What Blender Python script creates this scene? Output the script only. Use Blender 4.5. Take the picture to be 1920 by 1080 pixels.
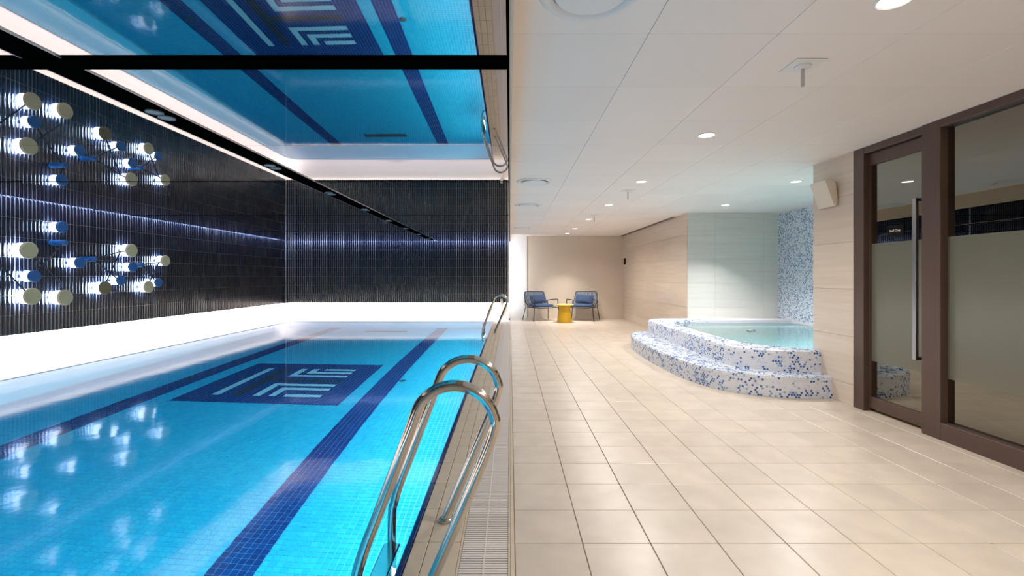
import bpy, math, random
import numpy as np
from mathutils import Vector, Matrix
random.seed(7); rng = np.random.default_rng(7)
for o in list(bpy.data.objects): bpy.data.objects.remove(o)
S = bpy.context.scene
C = S.collection
PI = math.pi
# ------------------------------------------------------------------ camera, world, exposure
cam = bpy.data.objects.new('camera', bpy.data.cameras.new('camera')); C.objects.link(cam)
cam.location = (0, 0, 1.22); cam.rotation_euler = (PI/2, 0, 0)
cam.data.sensor_width = 36; cam.data.lens = 36*880/1920
cam.data.shift_x = 4/1920; cam.data.shift_y = -21.5/1920
cam.data.clip_start = .02
S.camera = cam
w = bpy.data.worlds.new('world'); S.world = w; w.use_nodes = True
w.node_tree.nodes['Background'].inputs[0].default_value = (.8, .85, 1, 1)
w.node_tree.nodes['Background'].inputs[1].default_value = .03
S.view_settings.view_transform = 'Standard'; S.view_settings.look = 'None'
S.view_settings.exposure = 0.0; S.view_settings.gamma = 1; S.view_settings.use_curve_mapping = False
cy = S.cycles
cy.max_bounces = 12; cy.diffuse_bounces = 5; cy.glossy_bounces = 6; cy.transmission_bounces = 8
cy.sample_clamp_indirect = 4; cy.sample_clamp_direct = 0; cy.blur_glossy = .6
cy.use_denoising = True; cy.caustics_reflective = True; cy.caustics_refractive = True

ZC, ZM = 2.40, 2.20          # walkway ceiling, mirror ceiling
WARM, COOL = (1, .88, .77), (.78, .86, 1)
def area(name, loc, rot, sx, sy, power, col, shape='RECTANGLE', spread=PI):
    l = bpy.data.lights.new(name, 'AREA'); l.shape = shape; l.size = sx; l.size_y = sy
    l.energy = power; l.color = col; l.spread = spread
    o = bpy.data.objects.new(name, l); C.objects.link(o); o.location = loc; o.rotation_euler = rot
    return o
# led strips
area('cove_led_left', (-6.226, 4.98, .497), (0, 0, 0), .012, 15.9, 175, (1, .93, .90))
area('cove_led_far', (-3.07, 13.046, .497), (0, 0, 0), 6.1, .012, 66, (1, .93, .90))
area('top_led_left', (-6.10, 5.6, ZM+.035), (0, math.radians(25), 0), .02, 14.6, 52, (.42, .55, 1))
area('top_led_far', (-3.1, 12.92, ZM+.035), (math.radians(25), 0, 0), 6.0, .02, 35, (.42, .55, 1))
area('edge_led_back', (-.06, 13.2, 1.3), (PI/2, 0, math.radians(-20)), .03, 2.1, 13, (.95, .95, 1))
# added unseen underwater lights that brighten the basin: walkway side and near end
area('pool_fill_side', (-.52, 5.9, -.55), (0, math.radians(-66), PI), .25, 12.5, 225, (.93, .98, 1))
area('pool_fill_end', (-3.2, -.85, -.6), (math.radians(75), 0, 0), 5.0, .25, 42, (.9, .98, 1))
DOWN = [(1.64, 2.0), (1.64, 3.91), (1.63, 5.82), (1.63, 7.74), (1.62, 9.64), (1.6, 11.55), (1.57, 12.80),
        (3.55, 5.82), (3.55, 7.74), (1.64, .1), (1.64, -1.8)]
for i, (x, y) in enumerate(DOWN):
    area('downlight_lamp', (x, y, ZC-.012), (0, 0, 0), .1, .1, (24, 26, 27, 29, 32, 32, 30, 22, 22, 24, 24)[i],
         (1, .94, .88) if i not in (7, 8) else (.96, .98, 1), 'DISK', math.radians({6: 84, 8: 95}.get(i, 150))).data.energy *= {6: .7, 8: 1.3}.get(i, 1)

# ------------------------------------------------------------------ materials
def mat(name, col, rough=.5, metal=0, spec=.5, var=0, grain=None, bump=0, coat=0, emis=None, estr=0, objvar=0):
    m = bpy.data.materials.new(name); m.use_nodes = True; nt = m.node_tree; N = nt.nodes; L = nt.links
    b = N['Principled BSDF']; b.inputs['Base Color'].default_value = (*col, 1)
    b.inputs['Roughness'].default_value = rough; b.inputs['Metallic'].default_value = metal
    b.inputs['Specular IOR Level'].default_value = spec; b.inputs['Coat Weight'].default_value = coat
    b.inputs['Coat Roughness'].default_value = .05
    if emis: b.inputs['Emission Color'].default_value = (*emis, 1); b.inputs['Emission Strength'].default_value = estr
    src = None
    if var:
        tc = N.new('ShaderNodeTexCoord'); mp = N.new('ShaderNodeMapping'); n = N.new('ShaderNodeTexNoise')
        g = grain or (3, 3, 3)
        mp.inputs['Scale'].default_value = g; n.inputs['Scale'].default_value = 1; n.inputs['Detail'].default_value = 6
        L.new(tc.outputs['Object'], mp.inputs[0]); L.new(mp.outputs[0], n.inputs[0])
        if objvar:
            oi = N.new('ShaderNodeObjectInfo'); ad = N.new('ShaderNodeVectorMath'); sc = N.new('ShaderNodeVectorMath'); sc.operation = 'SCALE'
            L.new(oi.outputs['Location'], sc.inputs[0]); sc.inputs['Scale'].default_value = 5
            L.new(mp.outputs[0], ad.inputs[0]); L.new(sc.outputs[0], ad.inputs[1]); L.new(ad.outputs[0], n.inputs[0])
        r = N.new('ShaderNodeValToRGB'); r.color_ramp.elements[0].position = .3; r.color_ramp.elements[1].position = .7
        r.color_ramp.elements[0].color = (*[c*(1-var) for c in col], 1)
        r.color_ramp.elements[1].color = (*[min(1, c*(1+var*.7)) for c in col], 1)
        L.new(n.outputs[0], r.inputs[0]); src = r.outputs[0]
        if bump:
            bp = N.new('ShaderNodeBump'); bp.inputs['Strength'].default_value = bump; bp.inputs['Distance'].default_value = .003
            L.new(n.outputs[0], bp.inputs['Height']); L.new(bp.outputs[0], b.inputs['Normal'])
    if objvar:
        oi = N.new('ShaderNodeObjectInfo'); hs = N.new('ShaderNodeHueSaturation'); mr = N.new('ShaderNodeMapRange')
        mr.inputs['To Min'].default_value = 1-objvar; mr.inputs['To Max'].default_value = 1+objvar
        L.new(oi.outputs['Random'], mr.inputs[0]); L.new(mr.outputs[0], hs.inputs['Value'])
        if src: L.new(src, hs.inputs['Color'])
        else: hs.inputs['Color'].default_value = (*col, 1)
        src = hs.outputs[0]
    if src: L.new(src, b.inputs['Base Color'])
    return m
def emat(name, col, s):
    m = bpy.data.materials.new(name); m.use_nodes = True; N = m.node_tree.nodes; N.clear()
    e = N.new('ShaderNodeEmission'); o = N.new('ShaderNodeOutputMaterial'); e.inputs[0].default_value = (*col, 1); e.inputs[1].default_value = s
    m.node_tree.links.new(e.outputs[0], o.inputs[0]); return m
M = {}
M['floor_tile'] = mat('floor_tile', (.60, .515, .43), .3, var=.10, grain=(5, 5, 5), bump=.15, objvar=.035)
M['grout'] = mat('grout', (.36, .27, .19), .8)
M['coping'] = mat('coping', (.60, .50, .375), .35, var=.06, grain=(9, 9, 9), objvar=.03)
M['coping_grout'] = mat('coping_grout', (.3, .24, .17), .7)
M['navy_edge'] = mat('navy_edge', (.006, .016, .12), .15, coat=.5)
M['pool_cyan'] = mat('pool_cyan', (.012, .50, .76), .3)
M['pool_cyan2'] = mat('pool_cyan2', (.016, .54, .78), .3)
M['pool_cyan3'] = mat('pool_cyan3', (.010, .47, .74), .3)
M['pool_navy'] = mat('pool_navy', (.003, .035, .19), .3)
M['pool_navy2'] = mat('pool_navy2', (.003, .05, .24), .3)
M['pool_pale'] = mat('pool_pale', (.30, .72, .80), .3)
M['pool_olive'] = mat('pool_olive', (.02, .035, .05), .3)
M['pool_grout'] = mat('pool_grout', (.22, .70, .85), .6)
M['lane_grout'] = mat('lane_grout', (.38, .60, .85), .6)
M['white_cove'] = mat('white_cove', (.86, .80, .76), .18, coat=.3)
M['black_tile'] = mat('black_tile', (.003, .005, .012), .16, spec=.6)
M['black_grout'] = mat('black_grout', (.55, .48, .42), .6)
M['deck_ceiling'] = mat('deck_ceiling', (.90, .84, .80), .55, var=.03, grain=(.6, .6, .6), objvar=.02)
M['joint_dark'] = mat('joint_dark', (.22, .19, .17), .8)
M['white_paint'] = mat('white_paint', (.82, .81, .80), .4)
M['beige_paint'] = mat('beige_paint', (.66, .57, .47), .6, var=.03, grain=(2, 2, 2))
M['wall_stone'] = mat('wall_stone', (.66, .56, .46), .2, var=.07, grain=(1.2, 1.2, 26), objvar=.03, coat=.25)
M['alcove_stone'] = mat('alcove_stone', (.66, .64, .58), .25, var=.06, grain=(1.2, 1.2, 26), objvar=.02, coat=.2)
M['wall_grout'] = mat('wall_grout', (.74, .68, .6), .8)
M['mirror'] = mat('mirror', (.52, .485, .475), .015, 1)
M['black_metal'] = mat('black_metal', (.0015, .0015, .0015), .6, 0, spec=0)
M['steel'] = mat('steel', (.60, .55, .48), .12, 1)
M['brushed'] = mat('brushed', (.55, .54, .54), .28, 1)
M['bronze'] = mat('bronze', (.095, .060, .048), .35, .2)
M['grate'] = mat('grate', (.70, .64, .60), .4)
M['grate_gap'] = mat('grate_gap', (.10, .085, .075), .8)
M['lens'] = emat('lens', (1, .97, .92), 9)
M['spot_lens'] = mat('spot_lens', (.25, .24, .22), .35, var=.3, grain=(300, 300, 300))
M['opal'] = emat('opal', (.66, .80, 1), 3.2)
M['cream'] = mat('cream', (1, .68, .34), .45)
M['ochre'] = mat('ochre', (.26, .17, .06), .45)
M['blue'] = mat('blue', (.015, .14, .36), .35)
M['rod'] = mat('rod', (.012, .02, .035), .4, .2)
M['p_white'] = mat('p_white', (.72, .76, .82), .2, coat=.4)
M['p_pale'] = mat('p_pale', (.55, .64, .80), .2, coat=.4)
M['p_sky'] = mat('p_sky', (.22, .40, .54), .2, coat=.4)
M['p_blue'] = mat('p_blue', (.02, .12, .38), .2, coat=.4)
M['p_teal'] = mat('p_teal', (.08, .18, .26), .2, coat=.4)
M['p_grout'] = mat('p_grout', (.66, .64, .68), .7)
M['yellow'] = mat('yellow', (.58, .34, .012), .4)
M['yellow_top'] = mat('yellow_top', (.72, .50, .10), .35)
M['chair_metal'] = mat('chair_metal', (.05, .042, .04), .4, .5)
M['rope'] = mat('rope', (.10, .17, .26), .7)
M['cushion'] = mat('cushion', (.028, .055, .125), .85, var=.15, grain=(60, 60, 60))
M['plastic'] = mat('plastic', (.76, .68, .56), .4)
M['sign_black'] = mat('sign_black', (.008, .007, .007), .8, spec=.1)
M['sign_white'] = mat('sign_white', (.85, .85, .85), .5)
M['room_dark'] = mat('room_dark', (.30, .24, .13), .8)
M['drain'] = mat('drain', (.02, .09, .12), .5)
# water
def water(name, scale, strength, boost=0, tint=(1, 1, 1)):
    m = bpy.data.materials.new(name); m.use_nodes = True; N = m.node_tree.nodes; L = m.node_tree.links; N.clear()
    o = N.new('ShaderNodeOutputMaterial'); g = N.new('ShaderNodeBsdfRefraction'); g.inputs['IOR'].default_value = 1.333; g.inputs['Roughness'].default_value = 0
    r = N.new('ShaderNodeBsdfGlossy'); r.inputs['Roughness'].default_value = .065; mx = N.new('ShaderNodeMixShader'); fr = N.new('ShaderNodeFresnel'); fr.inputs['IOR'].default_value = 1.333+boost
    g.inputs['Color'].default_value = (*tint, 1); r.inputs['Color'].default_value = (1, 1, 1, 1)
    tc = N.new('ShaderNodeTexCoord'); n = N.new('ShaderNodeTexNoise'); n.inputs['Scale'].default_value = scale; n.inputs['Detail'].default_value = 3
    b = N.new('ShaderNodeBump'); b.inputs['Strength'].default_value = strength; b.inputs['Distance'].default_value = .01
    L.new(tc.outputs['Object'], n.inputs[0]); L.new(n.outputs[0], b.inputs['Height'])
    for q in (g, r, fr): L.new(b.outputs[0], q.inputs['Normal'])
    L.new(fr.outputs[0], mx.inputs[0]); L.new(g.outputs[0], mx.inputs[1]); L.new(r.outputs[0], mx.inputs[2]); L.new(mx.outputs[0], o.inputs[0])
    return m
M['water'] = water('water', 4, .10, .5)
M['tub_water'] = water('tub_water', 9, .35)
def glass(name, refl, tint, frosted=0):
    m = bpy.data.materials.new(name); m.use_nodes = True; N = m.node_tree.nodes; L = m.node_tree.links; N.clear()
    o = N.new('ShaderNodeOutputMaterial'); mx = N.new('ShaderNodeMixShader'); gl = N.new('ShaderNodeBsdfGlossy')
    gl.inputs['Roughness'].default_value = .01; gl.inputs['Color'].default_value = (.9, .86, .74, 1)
    if frosted:
        t = N.new('ShaderNodeMixShader'); t.inputs[0].default_value = .35
        d = N.new('ShaderNodeBsdfDiffuse'); d.inputs['Color'].default_value = (*tint, 1)
        tl = N.new('ShaderNodeBsdfTranslucent'); tl.inputs['Color'].default_value = (*tint, 1)
        L.new(d.outputs[0], t.inputs[1]); L.new(tl.outputs[0], t.inputs[2]); gl.inputs['Roughness'].default_value = .22
    else:
        t = N.new('ShaderNodeBsdfTransparent'); t.inputs['Color'].default_value = (*tint, 1)
    lw = N.new('ShaderNodeFresnel'); lw.inputs['IOR'].default_value = 1.5
    ma = N.new('ShaderNodeMath'); ma.operation = 'MULTIPLY_ADD'; ma.inputs[1].default_value = 1; ma.inputs[2].default_value = refl; ma.use_clamp = True
    L.new(lw.outputs[0], ma.inputs[0]); L.new(ma.outputs[0], mx.inputs[0]); L.new(t.outputs[0], mx.inputs[1]); L.new(gl.outputs[0], mx.inputs[2])
    L.new(mx.outputs[0], o.inputs[0]); return m
M['glass'] = glass('glass', .22, (.6, .58, .48))
M['frost'] = glass('frost', .02, (.215, .215, .17), 1)

# ------------------------------------------------------------------ mesh helpers
def tag(o, label=None, cat=None, group=None, kind=None):
    if label: o['label'] = label
    if cat: o['category'] = cat
    if group: o['group'] = group
    if kind: o['kind'] = kind
    return o
def empty(name, loc=(0, 0, 0), rz=0, parent=None):
    o = bpy.data.objects.new(name, None); C.objects.link(o); o.location = loc; o.rotation_euler = (0, 0, rz)
    o.empty_display_size = .1
    if parent: o.parent = parent
    return o
class MB:
    def __init__(s): s.v = []; s.f = []; s.mi = []
    def add(s, vs, fs, m=0):
        n = len(s.v); s.v += [tuple(p) for p in vs]; s.f += [tuple(i+n for i in f) for f in fs]; s.mi += [m]*len(fs); return s
    def box(s, x0, x1, y0, y1, z0, z1, m=0, bev=0):
        if bev:
            b = min(bev, (x1-x0)/2.01, (y1-y0)/2.01, (z1-z0)/2.01); vs = []
            import itertools
            bmv = {}
            for i, (sx, sy, sz) in enumerate(itertools.product((0, 1), repeat=3)):
                X, Y, Z = (x0, x1)[sx], (y0, y1)[sy], (z0, z1)[sz]; ix, iy, iz = b*(1-2*sx), b*(1-2*sy), b*(1-2*sz)
                bmv[sx, sy, sz] = len(vs); vs += [(X, Y+iy, Z+iz), (X+ix, Y, Z+iz), (X+ix, Y+iy, Z)]
            g = lambda a, k: bmv[a]+k
            fs = []
            for k in range(3):
                a, c = [q for q in range(3) if q != k]
                for sd in (0, 1):
                    q = []
                    for (u, v) in ((0, 0), (1, 0), (1, 1), (0, 1)):
                        t = [0, 0, 0]; t[k] = sd; t[a] = u; t[c] = v; q.append(g(tuple(t), k))
                    fs.append(q)
            for k in range(3):      # edges along axis k
                a, c = [q for q in range(3) if q != k]
                for u in (0, 1):
                    for v in (0, 1):
                        t0 = [0, 0, 0]; t1 = [0, 0, 0]; t0[a] = t1[a] = u; t0[c] = t1[c] = v; t1[k] = 1
                        fs.append([g(tuple(t0), a), g(tuple(t1), a), g(tuple(t1), c), g(tuple(t0), c)])
            for t in bmv: fs.append([g(t, 0), g(t, 1), g(t, 2)])
            cx_, cy_, cz_ = (x0+x1)/2, (y0+y1)/2, (z0+z1)/2
            out = []
            for f in fs:
                p = [Vector(vs[i]) for i in f]; n = (p[1]-p[0]).cross(p[2]-p[0]); c0 = sum(p, Vector())/len(p)-Vector((cx_, cy_, cz_))
                out.append(f if n.dot(c0) > 0 else f[::-1])
            return s.add(vs, out, m)
        vs = [(x0, y0, z0), (x1, y0, z0), (x1, y1, z0), (x0, y1, z0), (x0, y0, z1), (x1, y0, z1), (x1, y1, z1), (x0, y1, z1)]
        return s.add(vs, [(0, 3, 2, 1), (4, 5, 6, 7), (0, 1, 5, 4), (1, 2, 6, 5), (2, 3, 7, 6), (3, 0, 4, 7)], m)
    def tube(s, pts, r, seg=10, m=0, closed=False):
        pts = [Vector(p) for p in pts]; n = len(pts); rs = r if isinstance(r, (list, tuple)) else [r]*n
        T = []
        for i in range(n):
            a = pts[i-1] if (i > 0 or closed) else pts[0]; b = pts[(i+1) % n] if (i < n-1 or closed) else pts[-1]
            T.append((b-a).normalized())
        u = T[0].orthogonal().normalized(); rings = []
        vs = []
        for i in range(n):
            u = (u-T[i]*u.dot(T[i])).normalized(); v = T[i].cross(u)
            for k in range(seg):
                a = 2*PI*k/seg; vs.append(pts[i]+(u*math.cos(a)+v*math.sin(a))*rs[i])
        fs = []
        for i in range(n if closed else n-1):
            j = (i+1) % n
            for k in range(seg):
                l = (k+1) % seg; fs.append((i*seg+k, i*seg+l, j*seg+l, j*seg+k))
        if not closed: fs += [tuple(range(seg))[::-1], tuple((n-1)*seg+k for k in range(seg))]
        return s.add(vs, fs, m)
    def lathe(s, prof, seg=32, mtx=None, m=0, cap=True):
        vs = []; fs = []; n = len(prof)
        for (r, z) in prof:
            for k in range(seg):
                a = 2*PI*k/seg; p = Vector((r*math.cos(a), r*math.sin(a), z)); vs.append(mtx @ p if mtx else p)
        for i in range(n-1):
            for k in range(seg):
                l = (k+1) % seg; fs.append((i*seg+k, i*seg+l, (i+1)*seg+l, (i+1)*seg+k))
        if cap: fs += [tuple(range(seg))[::-1], tuple((n-1)*seg+k for k in range(seg))]
        return s.add(vs, fs, m)
    def build(s, name, mats, parent=None, smooth=False, label=None, kind=None):
        me = bpy.data.meshes.new(name); me.from_pydata(s.v, [], s.f)
        mats = mats if isinstance(mats, (list, tuple)) else [mats]
        for q in mats: me.materials.append(M[q] if isinstance(q, str) else q)
        if any(s.mi): me.polygons.foreach_set('material_index', s.mi)
        me.update()
        if smooth:
            me.shade_smooth()
            try: me.set_sharp_from_angle(angle=math.radians(38))
            except Exception: pass
        o = bpy.data.objects.new(name, me); C.objects.link(o)
        if parent: o.parent = parent
        return tag(o, label, kind=kind)
def inst(name, me, loc, parent, rot=None, scale=None):
    o = bpy.data.objects.new(name, me); C.objects.link(o); o.location = loc; o.parent = parent
    if rot: o.rotation_euler = rot
    if scale: o.scale = scale
    return o
def catmull(P, n=8):
    P = [Vector(p) for p in P]; out = []
    for i in range(len(P)-1):
        a = P[max(i-1, 0)]; b = P[i]; c = P[i+1]; d = P[min(i+2, len(P)-1)]
        for k in range(n):
            t = k/n; out.append(.5*((2*b)+(c-a)*t+(2*a-5*b+4*c-d)*t*t+(3*b-a-3*c+d)*t**3))
    out.append(P[-1]); return out
def npmesh(name, V, Q, mi, mats, parent, kind='stuff', smooth=False, label=None):
    me = bpy.data.meshes.new(name); nf = len(Q); k = Q.shape[1]
    me.vertices.add(len(V)); me.vertices.foreach_set('co', V.astype(np.float32).ravel())
    me.loops.add(nf*k); me.loops.foreach_set('vertex_index', Q.astype(np.int32).ravel())
    me.polygons.add(nf); me.polygons.foreach_set('loop_start', np.arange(0, nf*k, k, dtype=np.int32))
    me.polygons.foreach_set('loop_total', np.full(nf, k, dtype=np.int32))
    for q in mats: me.materials.append(M[q])
    me.polygons.foreach_set('material_index', mi.astype(np.int32)); me.update(calc_edges=True); me.validate()
    me.shade_smooth() if smooth else me.shade_flat()
    o = bpy.data.objects.new(name, me); C.objects.link(o); o.parent = parent
    return tag(o, label, kind=kind)

# ================================================================== SETTING
YB, XR, XD, YA, YN, XM = 13.76, 3.30, 3.23, 8.72, 4.99, 4.98
Y0 = -3.0
# ---- walkway floor with tiles
fl = tag(MB().box(.0, 5.05, Y0, YB+.1, -.2, -.006).build('floor', 'grout'), 'pale beige stone tile walkway floor beside the pool', kind='structure')
XF = [.0217+.311*k for k in range(-1, 12)]; XF[0] = .004
YF = [2.147+.306*k for k in range(-17, 39)]; YF[-1] = YB
tiles = []
for i in range(len(XF)-1):
    for j in range(len(YF)-1):
        x0, x1, y0, y1 = XF[i], XF[i+1], YF[j], YF[j+1]
        if i == 0: continue
        if x0 > XR: continue
        x1 = min(x1, XR)
        if (x0+x1)/2 > XD and y1 < 5.2: continue
        if y0 > YB-.05: continue
        tiles.append((x0, x1, y0, y1))
me0 = None
tiles.sort(key=lambda t: math.hypot(t[0]+.15, t[2]) if t[2] > 1.0 else 99)
g = .0014
full = MB().box(-.155+g-.0005, .155-g+.0005, -.153+g, .153-g, -.02, 0, bev=.0025).build('floor_tile', 'floor_tile', fl)
first = True; rest = MB(); cnt = 0
for (x0, x1, y0, y1) in tiles:
    isfull = abs(x1-x0-.311) < .002 and abs(y1-y0-.306) < .002
    if cnt < 299:
        cnt += 1
        if isfull:
            l = ((x0+x1)/2, (y0+y1)/2, random.uniform(-.0006, 0))
            if first: full.location = l; first = False
            else: inst('floor_tile', full.data, l, fl)
        else:
            MB().box(x0+g, x1-g, y0+g, y1-g, -.02, 0, bev=.0025).build('floor_tile', 'floor_tile', fl)
    else: rest.box(x0+g, x1-g, y0+g, y1-g, -.02, 0)
rest.build('distant_floor_tiles', 'floor_tile', fl, kind='stuff')
MB().box(.004, .0217-g, -2.9, YB, -.02, 0).build('floor_edging', 'coping', fl)
tag(MB().box(XR, 5.05, YA, YB+.1, 0, ZC).build('wall_right', 'wall_grout'), 'beige tiled wall block at the right of the far sitting corner', kind='structure')
wr = bpy.data.objects['wall_right']
# ---- generic tiled wall face (list of rows) as individual tiles
ZR = [0, .2, .65, 1.1, 1.55, 2.0, ZC]
def wall_tiles(parent, axis, pos, a0, a1, step, matn, sgn, off=0, name='wall_tile'):
    n = 0
    for r in range(6):
        a = a0-((off + (r % 2)*0) % step)
        while a < a1-.01:
            b0, b1 = max(a, a0), min(a+step, a1); a += step
            if b1-b0 < .03: continue
            z0, z1 = ZR[r]+.001, ZR[r+1]-.001; d = .006
            lo, hi = (pos-d, pos) if sgn < 0 else (pos, pos+d)
            mb = MB()
            if axis == 'x': mb.box(lo, hi, b0+.001, b1-.001, z0, z1, bev=.001)
            else: mb.box(b0+.001, b1-.001, lo, hi, z0, z1, bev=.001)
            mb.build(name, matn, parent)
wall_tiles(wr, 'x', XR, YA+.001, YB, .9, 'wall_stone', -1)
wa = tag(MB().box(XR, 5.1, YA, YA+.05, 0, ZC).build('wall_alcove', 'wall_grout'), 'pale grey tiled wall behind the whirlpool', kind='structure')
wa.location.y = -.001
wall_tiles(wa, 'y', YA, XR+.001, XM, .9, 'alcove_stone', -1, off=.395)
# near pier + door wall
wd = tag(MB().box(XD, 5.1, 4.40, YN, 0, ZC).build('wall_pier', 'wall_grout'), 'short beige tiled pier between the whirlpool and the glass door', kind='structure')
wall_tiles(wd, 'x', XD, 4.401, YN, .7, 'wall_stone', -1)
wall_tiles(wd, 'y', YN, XD, XM, .9, 'wall_stone', 1)
# back wall
tag(MB().box(-6.5, XR, YB, YB+.1, -.02, 2.6).build('wall_back', 'beige_paint'), 'plain beige end wall behind the two chairs', kind='structure')
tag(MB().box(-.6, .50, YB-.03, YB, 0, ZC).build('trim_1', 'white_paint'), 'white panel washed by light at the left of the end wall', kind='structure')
tag(MB().box(-6.6, 5.1, Y0-.1, Y0, -.2, 2.6).build('wall_behind_camera', 'beige_paint'), kind='structure')
tag(MB().box(XD, XD+.1, Y0, .55, 0, ZC).build('wall_door_side', 'beige_paint'), kind='structure')
# ---- walkway ceiling
ce = tag(MB().box(.0, 5.1, Y0, YB+.1, ZC+.006, ZC+.08).build('ceiling', 'joint_dark'), 'low white panel ceiling over the walkway', kind='structure')
XP = [.043+.633*k for k in range(0, 9)]; XP[0] = .012
YP = [2.28+.637*k for k in range(-8, 19)]
for i in range(len(XP)-1):
    for j in range(len(YP)-1):
        x0, x1, y0, y1 = XP[i], XP[i+1], YP[j], min(YP[j+1], YB)
        if x0 > 3.2 and (y1 < YN or y0 > YA): continue
        if x0 < 3.2 < x1 and y1 < YN: x1 = XD
        if x0 < 3.25 and y0 > YA: x1 = min(x1, XR)
        x1 = min(x1, 4.98)
        MB().box(x0+.0012, x1-.0012, y0+.0008, y1-.0008, ZC, ZC+.012, bev=.0015).build('ceiling_panel', 'deck_ceiling', ce)
# bulkhead along the mirror ceiling
tag(MB().box(-.002, .012, Y0, 13.1, ZM-.0, ZC+.02).build('trim_2', 'beige_paint'), 'thin cream upstand where the mirror ceiling meets the walkway ceiling', kind='structure')
# ---- mirror ceiling
mc = tag(MB().box(-6.5, -.003, Y0, 13.7, ZM+.05, ZM+.12).build('ceiling', 'black_metal'), 'dark mirror ceiling over the pool', kind='structure')
YJ = [-.49, .845, 2.148, 3.515, 4.85, 6.185, 7.52, 8.86, 10.19, 11.53, 12.89]
for (x0, x1) in ((-6.08, -2.18), (-2.005, -.014)):
    for a, b in zip(YJ[:-1], YJ[1:]):
        MB().box(x0, x1, a+.003, b-.003, ZM, ZM+.01).build('mirror_panel', 'mirror', mc)
MB().box(-6.08, -.014, Y0, YJ[0], ZM, ZM+.01).build('mirror_panel', 'mirror', mc)
for y in (.845, 4.85, 7.52, 10.19):
    MB().box(-6.08, -.014, y-.006, y+.006, ZM-.004, ZM+.002).build('panel_joint', 'black_metal', mc)
cb = MB().box(-6.08, -.014, 2.097, 2.2, ZM-.012, ZM+.01, bev=.003).build('cross_beam', 'black_metal', mc)
tag(MB().box(-.0145, -.002, Y0, 12.95, ZM-.006, ZM+.05).build('trim_3', 'black_metal'), 'black edge trim of the mirror ceiling', kind='structure')
# light slot cheeks
MB().box(-6.08, -6.07, Y0, 12.89, ZM, ZM+.05).build('slot_cheek', 'black_metal', mc)
# ---- black wall: thin convex tiles
def finger_wall(name, axis, pos, a0, a1, label):
    root = MB()
    if axis == 'x': root.box(pos-.014, pos-.004, a0, a1, .49, ZM+.05)
    else: root.box(a0, a1, pos+.004, pos+.014, .49, ZM+.05)
    ro = tag(root.build(name, 'black_grout'), label, kind='structure')
    pw, ph = .0525, (ZM-.49)/7
    nx = int((a1-a0)/pw)
    prof = np.array([(-.5, -.0035), (-.46, .0015), (-.28, .0048), (0, .0062), (.28, .0048), (.46, .0015), (.5, -.0035)])
    kk = len(prof); V = []; Q = []; base = 0
    for i in range(nx):
        for r in range(8):
            c = a0+(i+.5)*pw; z0 = .49+r*ph+.0018 if r < 7 else ZM; z1 = .49+(r+1)*ph-.0018 if r < 7 else ZM+.05
            tl = rng.normal(0, .0006); ty = rng.normal(0, .0005)
            for (zz, s, ins) in ((z0, -1, 0), (z1, 1, 0)):
                for (u, h) in prof:
                    hh = (h-ins if ins else h)+tl*u*2+ty*s
                    V.append((c+u*(pw-.0085), hh, zz))
            for q in range(1):
                for k in range(kk-1):
                    a = base+q*kk+k; Q.append((a, a+1, a+kk+1, a+kk))
            base += 2*kk
    V = np.array(V); Q = np.array(Q)
    if axis == 'x': V = np.stack([pos+V[:, 1], V[:, 0], V[:, 2]], 1)
    else: V = np.stack([V[:, 0], pos-V[:, 1], V[:, 2]], 1); 
    if axis == 'x': Q = Q[:, ::-1]
    npmesh('finger_tiles', V, Q, np.zeros(len(Q)), ['black_tile'], ro, smooth=True)
    return ro
finger_wall('wall_left', 'x', -6.20, Y0+.01, 13.01, 'glossy black finger tile wall along the left of the pool')
finger_wall('wall_far', 'y', 13.02, -6.20, -.03, 'glossy black finger tile wall at the far end of the pool')
tag(MB().box(-6.6, -6.45, Y0, YB, -.2, 2.6).build('wall_outer', 'beige_paint'), kind='structure')
tag(MB().box(-6.2, -.029, 13.12, 13.15, .5, ZC).build('trim_4', 'black_metal'), 'black backing of the far tile wall', kind='structure')
# ---- white lit cove under the black walls
prof = [(-.036, -.03), (-.036, -.004), (-.03, .002), (0, .012), (.03, .034), (.07, .055), (.115, .09), (.155, .14), (.185, .20), (.205, .27), (.222, .36), (.238, .44), (.258, .50), (.27, .60)]
R = .35
def cove_loops():
    out = []
    def st(x, y, nx_, ny_): out.append([(x+nx_*d, y+ny_*d, z) for d, z in prof])
    st(-6.03, Y0, -1, 0)
    for k in range(17):
        a = PI/2*k/16; row = []
        for d, z in prof:
            t = min(1, max(0, z/.22)); rr = R+d; sq = rr/max(math.cos(a), math.sin(a)); r_ = rr*(1-t)+sq*t
            row.append((-6.03+R-r_*math.cos(a), 12.82-R+r_*math.sin(a), z))
        out.append(row)
    st(-.03, 12.82, 0, 1)
    for k in range(1, 9):
        a = PI/2*k/8; st(-.03+.03*math.sin(a), 12.85-.03*math.cos(a), -math.sin(a), math.cos(a))
    return out
lp = cove_loops(); b = MB(); n_ = len(prof)
b.add([v for row in lp for v in row], [(i*n_+k, (i+1)*n_+k, (i+1)*n_+k+1, i*n_+k+1) for i in range(len(lp)-1) for k in range(n_-1)])
cv = tag(b.build('trim_5', 'white_cove', smooth=True), 'curved white light cove around the pool under the black tiles', kind='structure')

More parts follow.
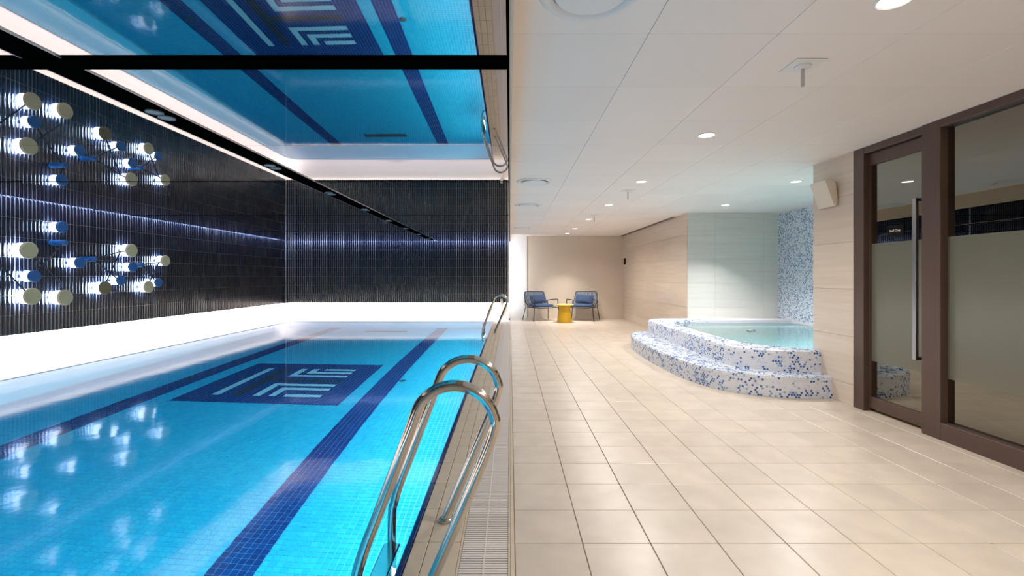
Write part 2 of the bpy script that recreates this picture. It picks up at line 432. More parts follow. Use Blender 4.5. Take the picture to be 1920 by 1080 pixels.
# ================================================================== POOL
PX0, PX1, PY0, PY1, PD = -6.03, -.47, -1.0, 12.82, -1.5
pool = tag(empty('swimming_pool', (-3.25, 5.9, 0)), 'indoor lap pool of bright blue mosaic with navy lane lines', 'pool')
def under(o, p=None):   # parent keeping world place
    p = p or pool; o.parent = p; o.matrix_parent_inverse = Matrix.Translation(p.location).inverted(); return o
b = MB(); X0, X1 = PX0-.05, PX1
b.add([(X0, PY0, PD-.004), (X1, PY0, PD-.004), (X1, PY1+.05, PD-.004), (X0, PY1+.05, PD-.004)], [(0, 1, 2, 3)])
under(b.build('basin_floor', 'pool_grout'))
m = bpy.data.materials.new('pool_wall'); m.use_nodes = True
bt = m.node_tree.nodes.new('ShaderNodeTexBrick'); bt.offset = 0; bt.inputs['Scale'].default_value = 1; bt.inputs['Brick Width'].default_value = .05; bt.inputs['Row Height'].default_value = .05; bt.inputs['Mortar Size'].default_value = .002
bt.inputs['Color1'].default_value = (.008, .48, .76, 1); bt.inputs['Color2'].default_value = (.008, .53, .8, 1); bt.inputs['Mortar'].default_value = (.05, .6, .82, 1)
m.node_tree.links.new(bt.outputs[0], m.node_tree.nodes['Principled BSDF'].inputs['Base Color']); M['pool_wall'] = m
b = MB()
for q in ([(X0, PY0), (X0, PY1+.05)], [(X0, PY1+.05), (X1, PY1+.05)], [(X1, PY1+.05), (X1, PY0)], [(X1, PY0), (X0, PY0)]):
    (a0, b0), (a1, b1) = q; b.add([(a0, b0, PD), (a1, b1, PD), (a1, b1, -.004), (a0, b0, -.004)], [(0, 1, 2, 3)])
under(b.build('basin_wall', 'pool_wall'))
# mosaic floor tiles 50 mm
gx0, gy0, P = -4.33, 5.95, .05
def kind_of(i, j):
    if 47 <= i <= 52 or -11 <= i <= -6: return 1
    if 0 <= i < 43 and 0 <= j < 43:
        if 7 <= i <= 8 and 6 <= j <= 35: return 2
        if 18 <= i <= 19 and (26 <= j <= 35 or 6 <= j <= 17): return 2
        if 18 <= i <= 35 and j in (26, 27, 16, 17): return 2
        if 22 <= i <= 23 and (30 <= j <= 35 or 6 <= j <= 13): return 2
        if 22 <= i <= 35 and j in (30, 31, 12, 13): return 2
        if 26 <= i <= 35 and j in (34, 35, 6, 7): return 2
        if 12 <= i <= 14 and 6 <= j <= 35: return 3
        if 14 <= i <= 35 and 20 <= j <= 22: return 3
        return 1
    return 0
cells = {0: [], 1: [], 2: [], 3: []}
for i in range(int(round((PX0-gx0)/P)), int((PX1-gx0)/P)):
    for j in range(int(round((PY0-gy0)/P)), int((PY1-gy0)/P)+1):
        cells[kind_of(i, j)].append((gx0+i*P+P/2, gy0+j*P+P/2))
def prism_tiles(cs, hw, h, z):
    cs = np.array(cs); n = len(cs)
    o = np.array([(-hw, -hw), (hw, -hw), (hw, hw), (-hw, hw)]); V = np.zeros((n, 8, 3))
    jit = rng.normal(0, .0007, (n, 4))
    V[:, :4, :2] = cs[:, None]+o; V[:, :4, 2] = z
    V[:, 4:, :2] = cs[:, None]+o*.965; V[:, 4:, 2] = z+h+jit*.4
    F = np.array([(4, 5, 6, 7), (0, 1, 5, 4), (1, 2, 6, 5), (2, 3, 7, 6), (3, 0, 4, 7)])
    Q = (F[None]+np.arange(n)[:, None, None]*8).reshape(-1, 4)
    return V.reshape(-1, 3), Q
def inview(c):
    x, y = c; 
    if y < 2.8: return 1e9
    D = 1.92 if y < 5 else 1.6; px = 956+880*x*1.05/y; py = 518.5+880*D/y
    return y if 0 < px < 950 and py < 1085 else 1e9
tmesh = {}
for k, mats, nm in ((0, ['pool_cyan', 'pool_cyan2', 'pool_cyan3'], 'mosaic_tile'), (1, ['pool_navy', 'pool_navy2'], 'lane_tile'), (2, ['pool_pale'], 'emblem_tile'), (3, ['pool_olive'], 'emblem_dark_tile')):
    cs = sorted(cells[k], key=inview)
    single = cs[:300] if k < 2 else []
    if single:
        hw = .0226
        mbs = []
        for q in mats:
            V, Q = prism_tiles([(0, 0)], .0229, .004, 0); mbs.append(MB().add(V.tolist(), Q.tolist()))
        protos = []
        for t, q in zip(mbs, mats):
            o = t.build(nm, q); protos.append(o.data); bpy.data.objects.remove(o)
        for c in single:
            o = inst(nm, random.choice(protos), (c[0], c[1], PD-.003), pool); o.matrix_parent_inverse = Matrix.Translation(pool.location).inverted()
    rem = cs[300:] if k < 2 else cs
    V, Q = prism_tiles(rem, .0229, .004, PD-.003)
    mi = np.repeat(rng.integers(0, len(mats), len(rem)), 5)
    under(npmesh(nm+'_field', V, Q, mi, mats, None))
b = MB(); Z = PD-.0035
for (xa, xb, ya, yb) in ((gx0+47*P, gx0+53*P, PY0, PY1), (gx0-11*P, gx0-5*P, PY0, PY1), (gx0, gx0+43*P, gy0, gy0+43*P)):
    b.add([(xa, ya, Z), (xb, ya, Z), (xb, yb, Z), (xa, yb, Z)], [(0, 1, 2, 3)])
under(b.build('lane_grout', 'lane_grout'))
# water surface
b = MB().add([(PX0-.04, PY0, -.01), (PX1+.0, PY0, -.01), (PX1+.0, PY1+.04, -.01), (PX0-.04, PY1+.04, -.01)], [(0, 1, 2, 3)])
under(b.build('water', 'water', label='clear rippled blue water surface'))
# pool floor fittings
for (x, y, lab) in ((-1.62, 7.1, 'small round dark floor inlet beside the right lane line'), (-4.73, 6.97, 'small round dark floor inlet in the left lane line')):
    o = MB().lathe([(.055, 0), (.055, .012), (.045, .018), (.02, .02)], 20).build('pool_inlet', 'drain', smooth=True)
    o.location = (x, y, PD); tag(o, lab, 'pool inlet')
dg = tag(empty('pool_drain_grate', (-3.2, 12.1, PD)), 'long dark rectangular drain grate on the pool floor near the far wall', 'drain')
MB().box(-.54, .54, -.11, .11, 0, .012).build('frame', 'drain', dg)
for k in range(14): MB().box(-.5+k*.075, -.46+k*.075, -.085, .085, .012, .02).build('grate_bar', 'grate_gap', dg)
# coping ledge: navy nosing, three beige rows
NX = 45; L3 = .306
b = MB().box(PX1, -.222, PY0+.01, 12.86, -.25, -.012); under(b.build('coping_bed', 'coping_grout'))
rows = [(-.4405, -.375), (-.372, -.297), (-.294, -.226)]
for k in range(NX):
    y0 = -.9+k*L3; y1 = min(y0+L3-.003, 12.84)
    if y0 > 12.8: break
    under(MB().box(-.474, -.4435, y0, y1, -.06, -.001, bev=.006).build('edge_tile', 'navy_edge', label=None))
    for (xa, xb) in rows: under(MB().box(xa, xb, y0, y1, -.02, .0, bev=.002).build('coping_tile', 'coping'))
# near pool end behind camera
tag(MB().box(-6.5, -.0, Y0, PY0, -.2, -.002).build('floor', 'coping'), 'beige pool end deck', kind='structure')
# ---- drain grating
gr = tag(empty('overflow_grating', (-.11, 5.9, 0)), 'long white slatted overflow grating between the pool edge and walkway tiles', 'grating')
b = MB().box(-.222, -.0, PY0, 12.86, -.2, -.03).build('channel', 'grate_gap'); under(b, gr)
b = MB().box(-.224, -.214, PY0, 12.86, -.03, .0).box(-.008, .002, PY0, 12.86, -.03, .0); under(b.build('rail', 'coping'), gr)
n = int((12.85-PY0)/.0172); b = MB()
for k in range(n):
    y = PY0+.006+k*.0172; b.box(-.212, -.010, y, y+.0112, -.02, .0)
under(b.build('slats', 'grate', kind='stuff'), gr)
b = MB().box(-.114, -.108, PY0, 12.85, -.006, .0015); under(b.build('spine_rod', 'grate'), gr)
# ---- ladders
def rail_pts(y, s=1.0):
    low = [(-.50, -1.05), (-.52, -.95), (-.585, -.75), (-.587, .02)]
    P = [(-.50, -1.1), (-.585, -1.0), (-.587, -.5), (-.587, .0), (-.575, .10), (-.545, .20)]
    # slanting leg up to the arch
    P += [(-.50, .315), (-.43, .50), (-.375, .645)]
    cx_, cz_, r = -.208, .66, .150
    for k in range(1, 12):
        a = math.radians(168-k*15.2); P.append((cx_+r*math.cos(a)*1.02, cz_+r*math.sin(a)))
    P += [(-.085, .57), (-.155, .40), (-.25, .18), (-.318, .02), (-.322, -.005)]
    return catmull([(x, y, z) for x, z in P], 5)
def ladder(y1, y2, label):
    t = tag(empty('pool_ladder', (-.32, y1, 0)), label, 'ladder')
    for y in (y1, y2):
        hr = under(MB().tube(rail_pts(y), .0212, 16).build('handrail', 'steel', smooth=True), t)
        f = MB().lathe([(.03, 0), (.034, .006), (.034, .014), (.026, .02), (.022, .022)], 24).build('flange', 'steel', smooth=True)
        f.location = (-.322, y, .0); f.parent = hr
    for z in (-.22, -.52, -.82):
        under(MB().box(-.625, -.545, y1, y2, z-.012, z+.012, bev=.006).build('step', 'steel'), t)
ladder(1.765, 2.337, 'polished steel pool ladder with two arched handrails in the foreground')
ladder(10.08, 10.68, 'small polished steel pool ladder at the far end of the pool edge')

# ================================================================== black light channel in mirror ceiling
tc = tag(empty('ceiling_light_channel', (-2.0925, 5, ZM)), 'long narrow black channel with paired spotlights across the mirror ceiling', 'ceiling light')
b = MB().box(-2.18, -2.005, Y0, 12.6, ZM-.004, ZM+.045, bev=.002); under(b.build('housing', 'black_metal'), tc)
for xx in (-2.183, -2.006):
    under(MB().box(xx, xx+.004, Y0, 12.6, ZM-.006, ZM+.002).build('edge_strip', 'brushed'), tc)
for k in range(-1, 8):
    for dy in (-.05, .05):
        y = 2.83+k*1.335+dy
        o = MB().lathe([(.046, 0), (.046, -.008), (.040, -.010), (.038, -.006)], 24).build('spotlight', 'spot_lens', smooth=True)
        o.location = (-2.105, y, ZM-.003); under(o, tc)

# ================================================================== WALL LAMPS
XL, XW = -6.02, -6.195
def wpos(px, py):
    Y = 6.02*880/(956-px); return Vector((XL, Y, 1.22+(518.5-py)*Y/880))
def wall_lamp(hub, discs, arms, label):
    h = wpos(*hub); t = tag(empty('wall_light', (XW, h.y, h.z)), label, 'wall light', 'branched wall lights on the black tiled wall')
    Rx = Matrix.Rotation(PI/2, 4, 'Y')
    def par(o): return under(o, t)
    par(MB().lathe([(.034, 0), (.037, .004), (.037, .20), (.033, .206)], 24, Matrix.Translation((XW, h.y, h.z)) @ Rx).build('canopy', 'blue', smooth=True))
    pos = []
    for (px, py, r, c) in discs:
        p = wpos(px, py); pos.append((p, r))
        d = par(MB().lathe([(r-.006, -.018), (r, -.012), (r, .012), (r-.004, .018)], 40, Matrix.Translation(p) @ Rx).build('disc', c, smooth=True))
        df = (MB().lathe([(.86*r, 0), (.9*r, .006), (.9*r, .044), (.86*r, .05)], 36, Matrix.Translation((p.x-.115, p.y, p.z)) @ Rx).build('diffuser', 'opal', smooth=True)); df.parent = d
        par(area('backlight', (p.x-.119, p.y, p.z), (0, PI/2, 0), 1.7*r, 1.7*r, 8*(r/.1)**2, (.42, .62, 1), 'DISK'))
        par(MB().lathe([(.022, 0), (.022, .125)], 16, Matrix.Translation((XW, p.y, p.z)) @ Rx).build('mount', 'rod', smooth=True))
    for a in arms:
        P = []
        for q in a:
            if q == 'h': P.append(Vector((XL-.01, h.y, h.z)))
            elif isinstance(q, int): P.append(Vector((XL-.024, pos[q][0].y, pos[q][0].z)))
            else: v = wpos(*q); P.append(Vector((XL-.02, v.y, v.z)))
        par(MB().tube(P, .0085, 8).build('arm', 'rod', smooth=True))
rb, rc = .077, .105
wall_lamp((120, 455), [(116, 425.8, rb, 'blue'), (64.4, 518, rb, 'blue'), (54, 469.2, rc, 'cream'), (121.8, 557.8, rc, 'cream')],
          [['h', 0], ['h', 1], [2, (117, 531), 3]], 'branched wall light with a blue disc at its top, nearest one fully in view')
wall_lamp((175, 486), [(150, 492.6, rb, 'blue'), (227, 525.6, rb, 'blue'), (246.5, 469.6, rc, 'cream'), (197, 540, .098, 'ochre')],
          [[0, 'h', 1], ['h', (228, 472), 2], [(228, 472), 3]], 'branched wall light with one dark ochre disc, middle of the black tiled wall')
wall_lamp((264, 497), [(249, 500.6, rb, 'blue'), (297.4, 529.7, rb, 'blue'), (310, 489, .095, 'cream'), (278.7, 538, .095, 'cream')],
          [[0, 'h', 1], ['h', (300, 492), 2], [(300, 492), 3]], 'branched wall light farthest along the black tiled wall')
wall_lamp((-46, 497), [(60.5, 555.6, rc, 'cream'), (-70, 440, rb, 'blue'), (-20, 560, rb, 'blue')],
          [['h', (0, 493), 0], ['h', 1], ['h', 2]], 'branched wall light cut by the left edge, only one low cream disc showing')

# ================================================================== WHIRLPOOL
A = [(3.31, 8.70), (2.75, 8.69), (2.35, 8.55), (2.12, 8.2), (2.03, 7.6), (2.01, 6.9), (2.03, 6.1), (2.09, 5.55), (2.25, 5.07), (2.55, 4.80), (2.9, 4.69), (3.228, 4.69)]
B = [(3.32, 8.705), (3.0, 8.70), (2.62, 8.60), (2.46, 8.33), (2.42, 7.6), (2.42, 6.9), (2.42, 6.1), (2.40, 5.65), (2.46, 5.22), (2.68, 4.97), (2.95, 4.87), (3.228, 4.86)]
Ci = [(3.5, 8.30), (3.2, 8.30), (2.95, 8.22), (2.78, 7.98), (2.70, 7.5), (2.68, 6.8), (2.68, 6.1), (2.70, 5.75), (2.78, 5.42), (2.95, 5.17), (3.15, 5.05), (3.40, 5.02)]
lo = [[Vector((x, y)) for x, y in Lp] for Lp in (A, B, Ci)]
cu = [catmull(l, 10) for l in lo]
NPT = len(cu[0])
# profile: (mix A->B->C, z, normal hint)
def loopat(t, z):
    if t <= 1: return [Vector((*(a.lerp(b_, t)), z)) for a, b_ in zip(cu[0], cu[1])]
    return [Vector((*(a.lerp(b_, t-1)), z)) for a, b_ in zip(cu[1], cu[2])]
PR = [(0, 0), (0, .19), (.02, .21), (.07, .22), (.97, .22), (1, .235), (1, .415), (1.03, .44), (1.09, .45), (1.93, .45), (1.985, .445), (2, .43), (2, .05)]
tub = tag(empty('whirlpool_tub', (2.6, 6.7, 0)), 'raised whirlpool with two curved steps in white and blue round mosaic', 'hot tub')
vs = []; fs = []
for (t, z) in PR: vs += [p for p in loopat(t, z)]
for r in range(len(PR)-1):
    for k in range(NPT-1):
        a = r*NPT+k; fs.append((a, a+NPT, a+NPT+1, a+1))
b = MB().add(vs, fs)
def slab(x0, x1, y0, y1, z0, z1): b.box(x0, x1, y0, y1, z0, z1)
slab(3.30, XM, 8.30, 8.715, .05, .45); slab(2.4, XM, 4.995, 8.5, -.0, .05); slab(XD+.0, XM, 4.992, 5.02, .05, .45)
under(b.build('shell', 'p_grout', smooth=True), tub)
# round mosaic pieces
HEX = np.array([(math.cos(PI/6+k*PI/3), math.sin(PI/6+k*PI/3)) for k in range(6)])
def pennies(name, pts, nrm, tan, mi, mats, parent, r=.0118, h=.0016):
    pts, nrm, tan = map(np.array, (pts, nrm, tan)); n = len(pts)
    bt_ = np.cross(nrm, tan)
    O = (HEX[:, 0][None, :, None]*tan[:, None]+HEX[:, 1][None, :, None]*bt_[:, None])
    low = pts[:, None]+O*r; top = pts[:, None]+O*r*.86+nrm[:, None]*h; cen = (pts+nrm*h*1.15)[:, None]
    V = np.concatenate([low, top, cen], 1).reshape(-1, 3)
    F = []
    for k in range(6): F.append((k, (k+1) % 6, 6+(k+1) % 6, 6+k))
    F += [(12, 6, 7, 8), (12, 8, 9, 10), (12, 10, 11, 6)]
    F = np.array(F); Q = (F[None]+np.arange(n)[:, None, None]*13).reshape(-1, 4)
    o = npmesh(name, V, Q, np.repeat(np.array(mi), 9), mats, None, smooth=False)
    return under(o, parent)
from mathutils import noise
pts = []; nrm = []; tan = []; mi = []
# profile sampled by arc length at the straight side
seg = []
for (t0, z0), (t1, z1) in zip(PR[:-1], PR[1:]):
    w0 = .38*min(t0, 1)+.26*max(t0-1, 0); w1 = .38*min(t1, 1)+.26*max(t1-1, 0)
    seg.append((math.hypot(w1-w0, z1-z0), t0, z0, t1, z1, w1-w0, z1-z0))
tot = sum(s_[0] for s_ in seg); pitch = .0262; rowp = pitch*.866
row = 0; d = rowp/2
while d < tot-.16:
    acc = 0
    for s_ in seg:
        if d <= acc+s_[0]: break
        acc += s_[0]
    f = (d-acc)/s_[0]; t = s_[1]+(s_[3]-s_[1])*f; z = s_[2]+(s_[4]-s_[2])*f
    Lp = loopat(t, z); cl = [0]
    for k in range(1, len(Lp)): cl.append(cl[-1]+(Lp[k]-Lp[k-1]).length)
    u = pitch*(.25+.5*(row % 2)); k = 0
    ln = s_[0]; nw, nz = s_[6]/ln, s_[5]/ln      # outward = rise, up = run
    while u < cl[-1]-.01:
        while cl[k+1] < u: k += 1
        e = (u-cl[k])/(cl[k+1]-cl[k]); p = Lp[k].lerp(Lp[k+1], e); T = (Lp[k+1]-Lp[k]).normalized()
        out = Vector((-T.y, T.x, 0)); out = -out if out.dot(Vector((3.4, 6.6, 0))-p) > 0 else out
        N_ = (out*nw+Vector((0, 0, 1))*nz).normalized()
        pts.append(p+N_*.0004); nrm.append(N_); tan.append(T)
        q = noise.noise(p*9)*.55+random.uniform(-.5, .5)
        mi.append(0 if q < .10 else (1 if q < .24 else (2 if q < .33 else 3)))
        u += pitch
    d += rowp; row += 1
pennies('mosaic_pieces', pts, nrm, tan, mi, ['p_white', 'p_pale', 'p_sky', 'p_blue'], tub)
b = MB().add([(2.5, 4.9, .405), (XM, 4.9, .405), (XM, 8.4, .405), (2.5, 8.4, .405)], [(0, 1, 2, 3)])
# clip the water to the basin: polygon of the inner loop
wp = [(p.x, p.y, .405) for p in loopat(2, .405)]+[(XM-.005, 5.02, .405), (XM-.005, 8.30, .405)]
b = MB().add(wp, [tuple(range(len(wp)))]); 
wo = b.build('water', 'tub_water', label='shallow pale turquoise water'); under(wo, tub)
if wo.data.polygons[0].normal.z < 0: wo.data.flip_normals()
fb = [(p.x, p.y, .052) for p in loopat(2, .052)]+[(XM-.005, 5.02, .052), (XM-.005, 8.30, .052)]
M['tub_floor'] = mat('tub_floor', (.42, .82, .86), .4, var=.3, grain=(45, 45, 45))
o = under(MB().add(fb, [tuple(range(len(fb)))]).build('basin_floor', 'tub_floor'), tub)
if o.data.polygons[0].normal.z < 0: o.data.flip_normals()
under(MB().box(2.95, XM-.006, 7.85, 8.30, .053, .30, bev=.02).build('bench', 'tub_floor'), tub)
area('tub_fill', (4.0, 5.06, .24), (math.radians(85), 0, 0), 1.6, .12, 36, (.95, .98, 1))  # added fill light hidden under the front rim, brightens the tub water
for (x, y, lab) in ((3.62, 7.05, 'small grey round skimmer cap in the whirlpool water, farther one'), (3.95, 5.9, 'small grey round skimmer cap in the whirlpool water, nearer one')):
    o = MB().lathe([(.06, 0), (.06, .02), (.05, .03), (.0001, .032)], 24).build('skimmer_cap', 'brushed', smooth=True); o.location = (x, y, .395); tag(o, lab, 'skimmer cap')
    o2 = MB().lathe([(.02, 0), (.02, .345)], 12).build('stem', 'brushed', o); o2.location = (0, 0, -.343)
# mosaic wall
wm = tag(MB().box(XM, XM+.08, YN, YA, 0, ZC).build('wall_mosaic', 'p_grout'), 'blue and white round mosaic wall at the right of the whirlpool', kind='structure')
pts = []; nrm = []; tan = []; mi = []
rws = int((ZC-.45)/rowp)
for r_ in range(rws):
    z = .46+r_*rowp; y = YN+.02+pitch*.5*(r_ % 2)
    while y < YA-.015:
        p = Vector((XM-.0004, y, z)); pts.append(p); nrm.append((-1, 0, 0)); tan.append((0, 1, 0))
        q = noise.noise(p*6)*.15+random.random()
        mi.append(0 if q < .42 else (1 if q < .60 else (2 if q < .80 else (4 if q < .92 else 3))))
        y += pitch
wm.location = (0, 0, 0)
pm = pennies('mosaic_pieces', pts, nrm, tan, mi, ['p_white', 'p_pale', 'p_sky', 'p_blue', 'p_teal'], wm)

# ================================================================== DOOR AND GLAZING
d1 = tag(empty('door_1', (XD+.06, 4.0, 0)), 'glass sliding door in dark bronze frame', kind='structure')
def br(mb, name, mt='bronze', par=d1, label=None, smooth=False): return under(mb.build(name, mt, smooth=smooth, label=label), par)
br(MB().box(XD-.012, XD+.10, 4.27, 4.40, 0, 2.395, bev=.003), 'jamb')
br(MB().box(XD-.008, XD+.10, 3.66, 4.27, 2.335, 2.395, bev=.003), 'header')
XG = XD+.055
lf = under(empty('door_leaf', (XG, 3.95, 0)), d1); lf.matrix_parent_inverse = Matrix.Translation(d1.location).inverted()
def lfp(mb, name, mt='bronze', label=None, smooth=False):
    o = mb.build(name, mt, smooth=smooth, label=label); o.parent = lf; o.matrix_parent_inverse = Matrix.Translation(lf.location).inverted(); return o
lfp(MB().box(XG-.02, XG+.02, 3.55, 4.27, 2.225, 2.33, bev=.002), 'top_rail')
lfp(MB().box(XG-.02, XG+.02, 3.55, 4.27, .03, .135, bev=.002), 'bottom_rail')
lfp(MB().box(XG-.018, XG+.018, 4.255, 4.27, .135, 2.225), 'stile')
lfp(MB().box(XG-.004, XG+.004, 3.56, 4.256, .135, .457), 'clear_glass_pane', 'glass')
lfp(MB().box(XG-.004, XG+.004, 3.56, 4.256, 1.516, 2.225), 'clear_glass_pane', 'glass')
lfp(MB().box(XG-.004, XG+.004, 3.56, 4.256, .457, 1.516), 'frosted_glass_band', 'frost')
hb = MB().box(3.19, 3.215, 3.69, 3.725, .56, 1.838, bev=.002).box(3.2, XG-.004, 3.69, 3.725, 1.81, 1.838, bev=.002).box(3.2, XG-.004, 3.69, 3.725, .56, .588, bev=.002)
lfp(hb, 'pull_handle', 'brushed', 'long square steel pull handle')
w1 = tag(empty('window_1', (XD+.06, 2.0, 0)), 'large fixed glass panel in dark bronze frame right of the door', kind='structure')
br(MB().box(XD-.02, XD+.09, 3.50, 3.66, .0, 2.395, bev=.003), 'post', par=w1)
br(MB().box(XD-.02, XD+.09, .55, 3.50, 0, .13, bev=.003), 'bottom_rail', par=w1)
br(MB().box(XD-.02, XD+.09, .55, 3.50, 2.335, 2.395, bev=.003), 'header', par=w1)
br(MB().box(XD-.02, XD+.09, .55, .65, .13, 2.335, bev=.003), 'post', par=w1)
br(MB().box(XD+.036, XD+.044, .65, 3.50, .13, .457), 'clear_glass_pane', 'glass', par=w1)
br(MB().box(XD+.036, XD+.044, .65, 3.50, 1.516, 2.335), 'clear_glass_pane', 'glass', par=w1)
br(MB().box(XD+.036, XD+.044, .65, 3.50, .457, 1.516), 'frosted_glass_band', 'frost', par=w1)
tag(MB().box(XD-.02, XD-.005, .55, YN, ZC-.005, ZC-.0005).build('trim_6', 'white_paint'), 'thin white line where the door wall meets the ceiling', kind='structure')
area('inner_room_fill', (4.6, 2.4, 2.38), (0, 0, 0), .5, .5, 18, (1, .86, .62))  # added unseen fill behind the glass, gives the panes an olive veil
# room behind the glass
b = MB()
b.box(6.0, 6.05, .4, 4.5, 0, 2.4).box(3.4, 6.05, .35, .4, 0, 2.4).box(3.33, 6.05, .4, 4.5, 2.395, 2.45).box(3.33, 6.05, .4, 4.5, -.05, 0)
tag(b.build('wall_inner_room', 'room_dark'), kind='structure')
# STAFF ONLY plate
sg = tag(empty('staff_sign', (XG-.006, 3.99, 1.608)), 'small black plate reading Staff Only on the glass door', 'sign')
under(MB().box(XG-.010, XG-.0042, 3.905, 4.075, 1.56, 1.656, bev=.001).build('plate', 'sign_black'), sg)
def text(s, size, loc, rot, mt, parent, name='lettering'):
    c = bpy.data.curves.new(name, 'FONT'); c.body = s; c.size = size; c.align_x = 'CENTER'; c.align_y = 'CENTER'; c.extrude = .0004
    o = bpy.data.objects.new(name, c); C.objects.link(o); bpy.context.view_layer.update()
    me = bpy.data.meshes.new_from_object(o.evaluated_get(bpy.context.evaluated_depsgraph_get())); bpy.data.objects.remove(o)
    me.materials.clear(); me.materials.append(M[mt])
    o = bpy.data.objects.new(name, me); C.objects.link(o); o.matrix_world = Matrix.Translation(loc) @ rot; return under(o, parent)
RT = Matrix(((0, 0, -1, 0), (-1, 0, 0, 0), (0, 1, 0, 0), (0, 0, 0, 1)))
text('Staff Only', .029, (XG-.0108, 3.992, 1.610), RT, 'sign_white', sg)
# corridor plate
ps = MB().box(XR-.016, XR-.0065, 13.35, 13.55, 1.565, 1.745, bev=.002).build('wall_plate', 'sign_black'); tag(ps, 'small black plate on the beige wall near the far right chair', 'sign')
# wall speaker
sp = tag(empty('wall_speaker', (XD-.006, 4.7, 2.05)), 'cream wedge shaped wall speaker on the pier beside the glass door', 'speaker')
def prism_y(prof, y0, y1, mb=None):
    mb = mb or MB(); n = len(prof)
    vs = [(x, y0, z) for x, z in prof]+[(x, y1, z) for x, z in prof]
    fs = [tuple(range(n)), tuple(range(n, 2*n))[::-1]]+[(k, (k+1) % n+0, n+(k+1) % n, n+k)[::-1] for k in range(n)]
    return mb.add(vs, fs)
prof_s = [(3.105, 2.172), (3.14, 2.178), (3.178, 2.14), (3.20, 2.08), (3.21, 2.02), (3.213, 1.95), (3.195, 1.915)]
under(prism_y(prof_s, 4.60, 4.85).build('cabinet', 'plastic', smooth=True), sp)
under(prism_y([(3.095, 2.165), (3.105, 2.168), (3.195, 1.925), (3.185, 1.92)], 4.607, 4.843).build('grille', 'plastic', label='ribbed front face'), sp)
under(MB().box(3.196, XD-.006, 4.63, 4.70, 1.99, 2.16, bev=.004).build('bracket', 'plastic'), sp)

# ================================================================== CEILING FITTINGS
names = ['nearest walkway downlight, cut by the top edge of the photo', 'second walkway downlight, the large bright one in mid ceiling', 'third walkway downlight from the front',
         'fourth walkway downlight from the front', 'fifth walkway downlight from the front', 'sixth walkway downlight from the front', 'farthest walkway downlight, close to the end wall',
         'nearer of the two downlights over the whirlpool', 'farther of the two downlights over the whirlpool', 'walkway downlight above the camera', 'walkway downlight behind the camera']
for (x, y), lab in zip(DOWN, names):
    t = tag(empty('downlight', (x, y, ZC)), 'round recessed '+lab, 'ceiling light', 'recessed ceiling downlights')
    o = MB().lathe([(.075, 0), (.075, -.004), (.066, -.008), (.060, -.004), (.058, 0)], 36, cap=False).build('bezel', 'white_paint', t, smooth=True)
    o = MB().lathe([(.058, -.004), (.02, -.0045)], 32).build('lens', 'lens', t)
dn = ['nearest round white ceiling air diffuser, cut by the top edge', 'second round white ceiling air diffuser above the walkway edge', 'third round white ceiling air diffuser above the walkway edge', 'farthest round white ceiling air diffuser near the end wall']
for (x, y), lab in zip(((.335, 1.93), (.305, 5.82), (.30, 7.75), (.30, 11.4)), dn):
    t = tag(empty('air_diffuser', (x, y, ZC)), lab, 'vent', 'round ceiling air diffusers')
    MB().lathe([(.222, 0), (.222, -.004), (.21, -.016), (.195, -.02), (.18, -.016), (.165, -.004)], 56, cap=False).build('outer_ring', 'white_paint', t, smooth=True)
    MB().lathe([(.180, -.006), (.1790, -.0055), (.16, -.003), (.001, -.003)], 48, cap=False).build('throat', 'joint_dark', t)
    MB().lathe([(.148, -.012), (.153, -.016), (.145, -.024), (.06, -.028), (.001, -.0285)], 56, cap=False).build('cone', 'white_paint', t, smooth=True)
    MB().box(-.06, .06, .155, .17, -.006, -.003).build('baffle', 'joint_dark', t)
sn = ['nearest ceiling sprinkler on a square plate before the glass door', 'second ceiling sprinkler along the walkway, smaller', 'third ceiling sprinkler far down the walkway']
for (x, y), lab in zip(((1.635, 2.62), (1.62, 6.44), (1.62, 9.0)), sn):
    t = tag(empty('sprinkler', (x, y, ZC)), lab, 'sprinkler', 'ceiling sprinklers')
    MB().box(-.085, .085, -.085, .085, -.006, -.0005, bev=.002).build('plate', 'white_paint', t)
    MB().lathe([(.045, -.006), (.043, -.014), (.03, -.02), (.012, -.022)], 28).build('escutcheon', 'white_paint', t, smooth=True)
    MB().lathe([(.009, -.02), (.009, -.115), (.0095, -.12)], 14).build('stem', 'brushed', t, smooth=True)
    for a in (-.03, .03): MB().lathe([(.004, -.006), (.004, -.008)], 8, Matrix.Translation((a, 0, 0))).build('screw', 'brushed', t)
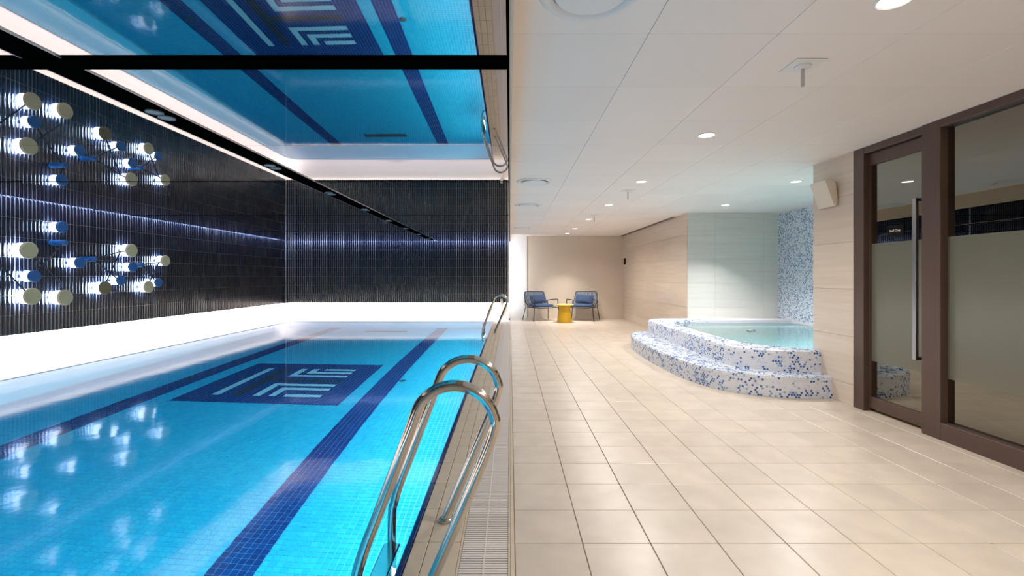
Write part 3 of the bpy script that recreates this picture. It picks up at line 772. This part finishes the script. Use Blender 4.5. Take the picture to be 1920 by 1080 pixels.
# floor drain + hatch marks
# ================================================================== CHAIRS AND TABLE
def lounge(loc, rz, label, flip):
    t = tag(empty('lounge_chair', loc, rz), label, 'chair', 'lounge chairs by the end wall')
    W, D = .36, .30        # half width, half depth ; front is -Y
    # seat ring
    ring = []
    for k in range(28):
        a = 2*PI*k/28; ca, sa = math.cos(a), math.sin(a)
        ring.append((W*.93*math.copysign(abs(ca)**.6, ca), D*math.copysign(abs(sa)**.6, sa), .375-.02*math.cos(a+PI/2)*1))
    MB().tube(ring, .012, 8, closed=True).build('seat_frame', 'chair_metal', t, smooth=True)
    b = MB()
    for k in range(15):
        x = -W*.84+k*W*1.68/14; b.tube([(x, -D*.95, .39), (x, 0, .365), (x, D*.95, .365)], .007, 6)
    b.build('seat_cord', 'rope', t, smooth=True, kind='stuff')
    # back frame
    bf = catmull([(-W*.90, D*.7, .39), (-W*.93, D+.06, .55), (-W*.86, D+.13, .74), (-W*.74, D+.15, .785), (0, D+.165, .79), (W*.74, D+.15, .785), (W*.86, D+.13, .74), (W*.93, D+.06, .55), (W*.90, D*.7, .39)], 5)
    MB().tube(bf, .011, 8).build('back_frame', 'chair_metal', t, smooth=True)
    for k in range(17):
        s = -1+2*k/16; xt = s*W*.80; xb = s*W*.84
        MB().tube([(xt, D+.155, .782), (xb*1.0, D+.09, .58), (xb, D*.85, .385)], .0135, 6).build('back_cord', 'rope', t, smooth=True)
    # legs + arms: one bent tube per side
    for s in (-1, 1):
        MB().tube(catmull([(s*(W+.05), -D-.03, 0), (s*(W+.01), -D+.0, .36), (s*(W+.0), -D+.01, .56), (s*W, -D+.04, .590), (s*W, 0, .575), (s*(W+.0), D*.9, .545), (s*(W-.02), D+.06, .53)], 4), .0115, 8).build('arm', 'chair_metal', t, smooth=True)
        MB().tube([(s*(W+.05), D+.05, 0), (s*(W+.0), D-.03, .37), (s*(W-.0), D+.02, .54)], .0115, 8).build('leg', 'chair_metal', t, smooth=True)
        MB().tube([(s*(W+.02), -D+.0, .365), (s*(W-.0), D-.03, .365)], .010, 8).build('side_rail', 'chair_metal', t, smooth=True)
    # seat cushion
    vs = []; fs = []; n = 20
    for (r, z) in ((.0, .39), (.85, .388), (.97, .40), (1.0, .42), (.97, .44), (.85, .452), (.0, .456)):
        for k in range(n):
            a = 2*PI*k/n; ca, sa = math.cos(a), math.sin(a); vs.append((W*.87*r*math.copysign(abs(ca)**.55, ca), D*.9*r*math.copysign(abs(sa)**.55, sa), z))
    for i in range(6):
        for k in range(n): l = (k+1) % n; fs.append((i*n+k, i*n+l, (i+1)*n+l, (i+1)*n+k))
    MB().add(vs, fs).build('seat_cushion', 'cushion', t, smooth=True)
    # scatter cushion leaning on the back: a thing of its own, but it moves with nothing else
    p = bpy.data.objects.new('x', None)
    vs = []; fs = []
    hw, hh, th = .25, .125, .05
    g_ = 9
    for sgn in (1, -1):
        for i in range(g_):
            for j in range(g_):
                u = -1+2*i/(g_-1); v = -1+2*j/(g_-1)
                bul = max(0, (1-u**4)*(1-v**4))**.6
                vs.append((u*hw*(1-.06*(1-abs(v))*0), sgn*th*bul, v*hh*(1+.08*abs(u))))
    for sgn in (0, 1):
        for i in range(g_-1):
            for j in range(g_-1):
                a = sgn*g_*g_+i*g_+j; f = (a, a+1, a+g_+1, a+g_); fs.append(f if sgn == 0 else f[::-1])
    c = MB().add(vs, fs).build('scatter_cushion', 'cushion', None, smooth=True)
    bpy.data.objects.remove(p)
    c.matrix_world = Matrix.Translation(loc) @ Matrix.Rotation(rz, 4, 'Z') @ Matrix.Translation((.02*flip, D*.52, .585)) @ Matrix.Rotation(math.radians(-28), 4, 'X') @ Matrix.Rotation(math.radians(4*flip), 4, 'Y')
    tag(c, 'blue oblong cushion on the '+('left' if flip < 0 else 'right')+' lounge chair', 'cushion', 'blue cushions on the lounge chairs')
lounge((.88, 13.10, 0), math.radians(24), 'blue corded lounge chair left of the yellow side table', -1)
lounge((2.02, 13.10, 0), math.radians(-24), 'blue corded lounge chair right of the yellow side table', 1)
tt = tag(empty('side_table', (1.463, 12.55, 0)), 'yellow round side table with flared pedestal between the two chairs', 'table')
MB().lathe([(.205, 0), (.205, .012), (.192, .10), (.165, .30), (.148, .42), (.15, .452)], 40).build('pedestal', 'yellow', tt, smooth=True)
MB().lathe([(.235, .452), (.245, .458), (.247, .470), (.242, .478), (.225, .480), (.222, .474), (.001, .473)], 48).build('tabletop', 'yellow_top', tt, smooth=True)
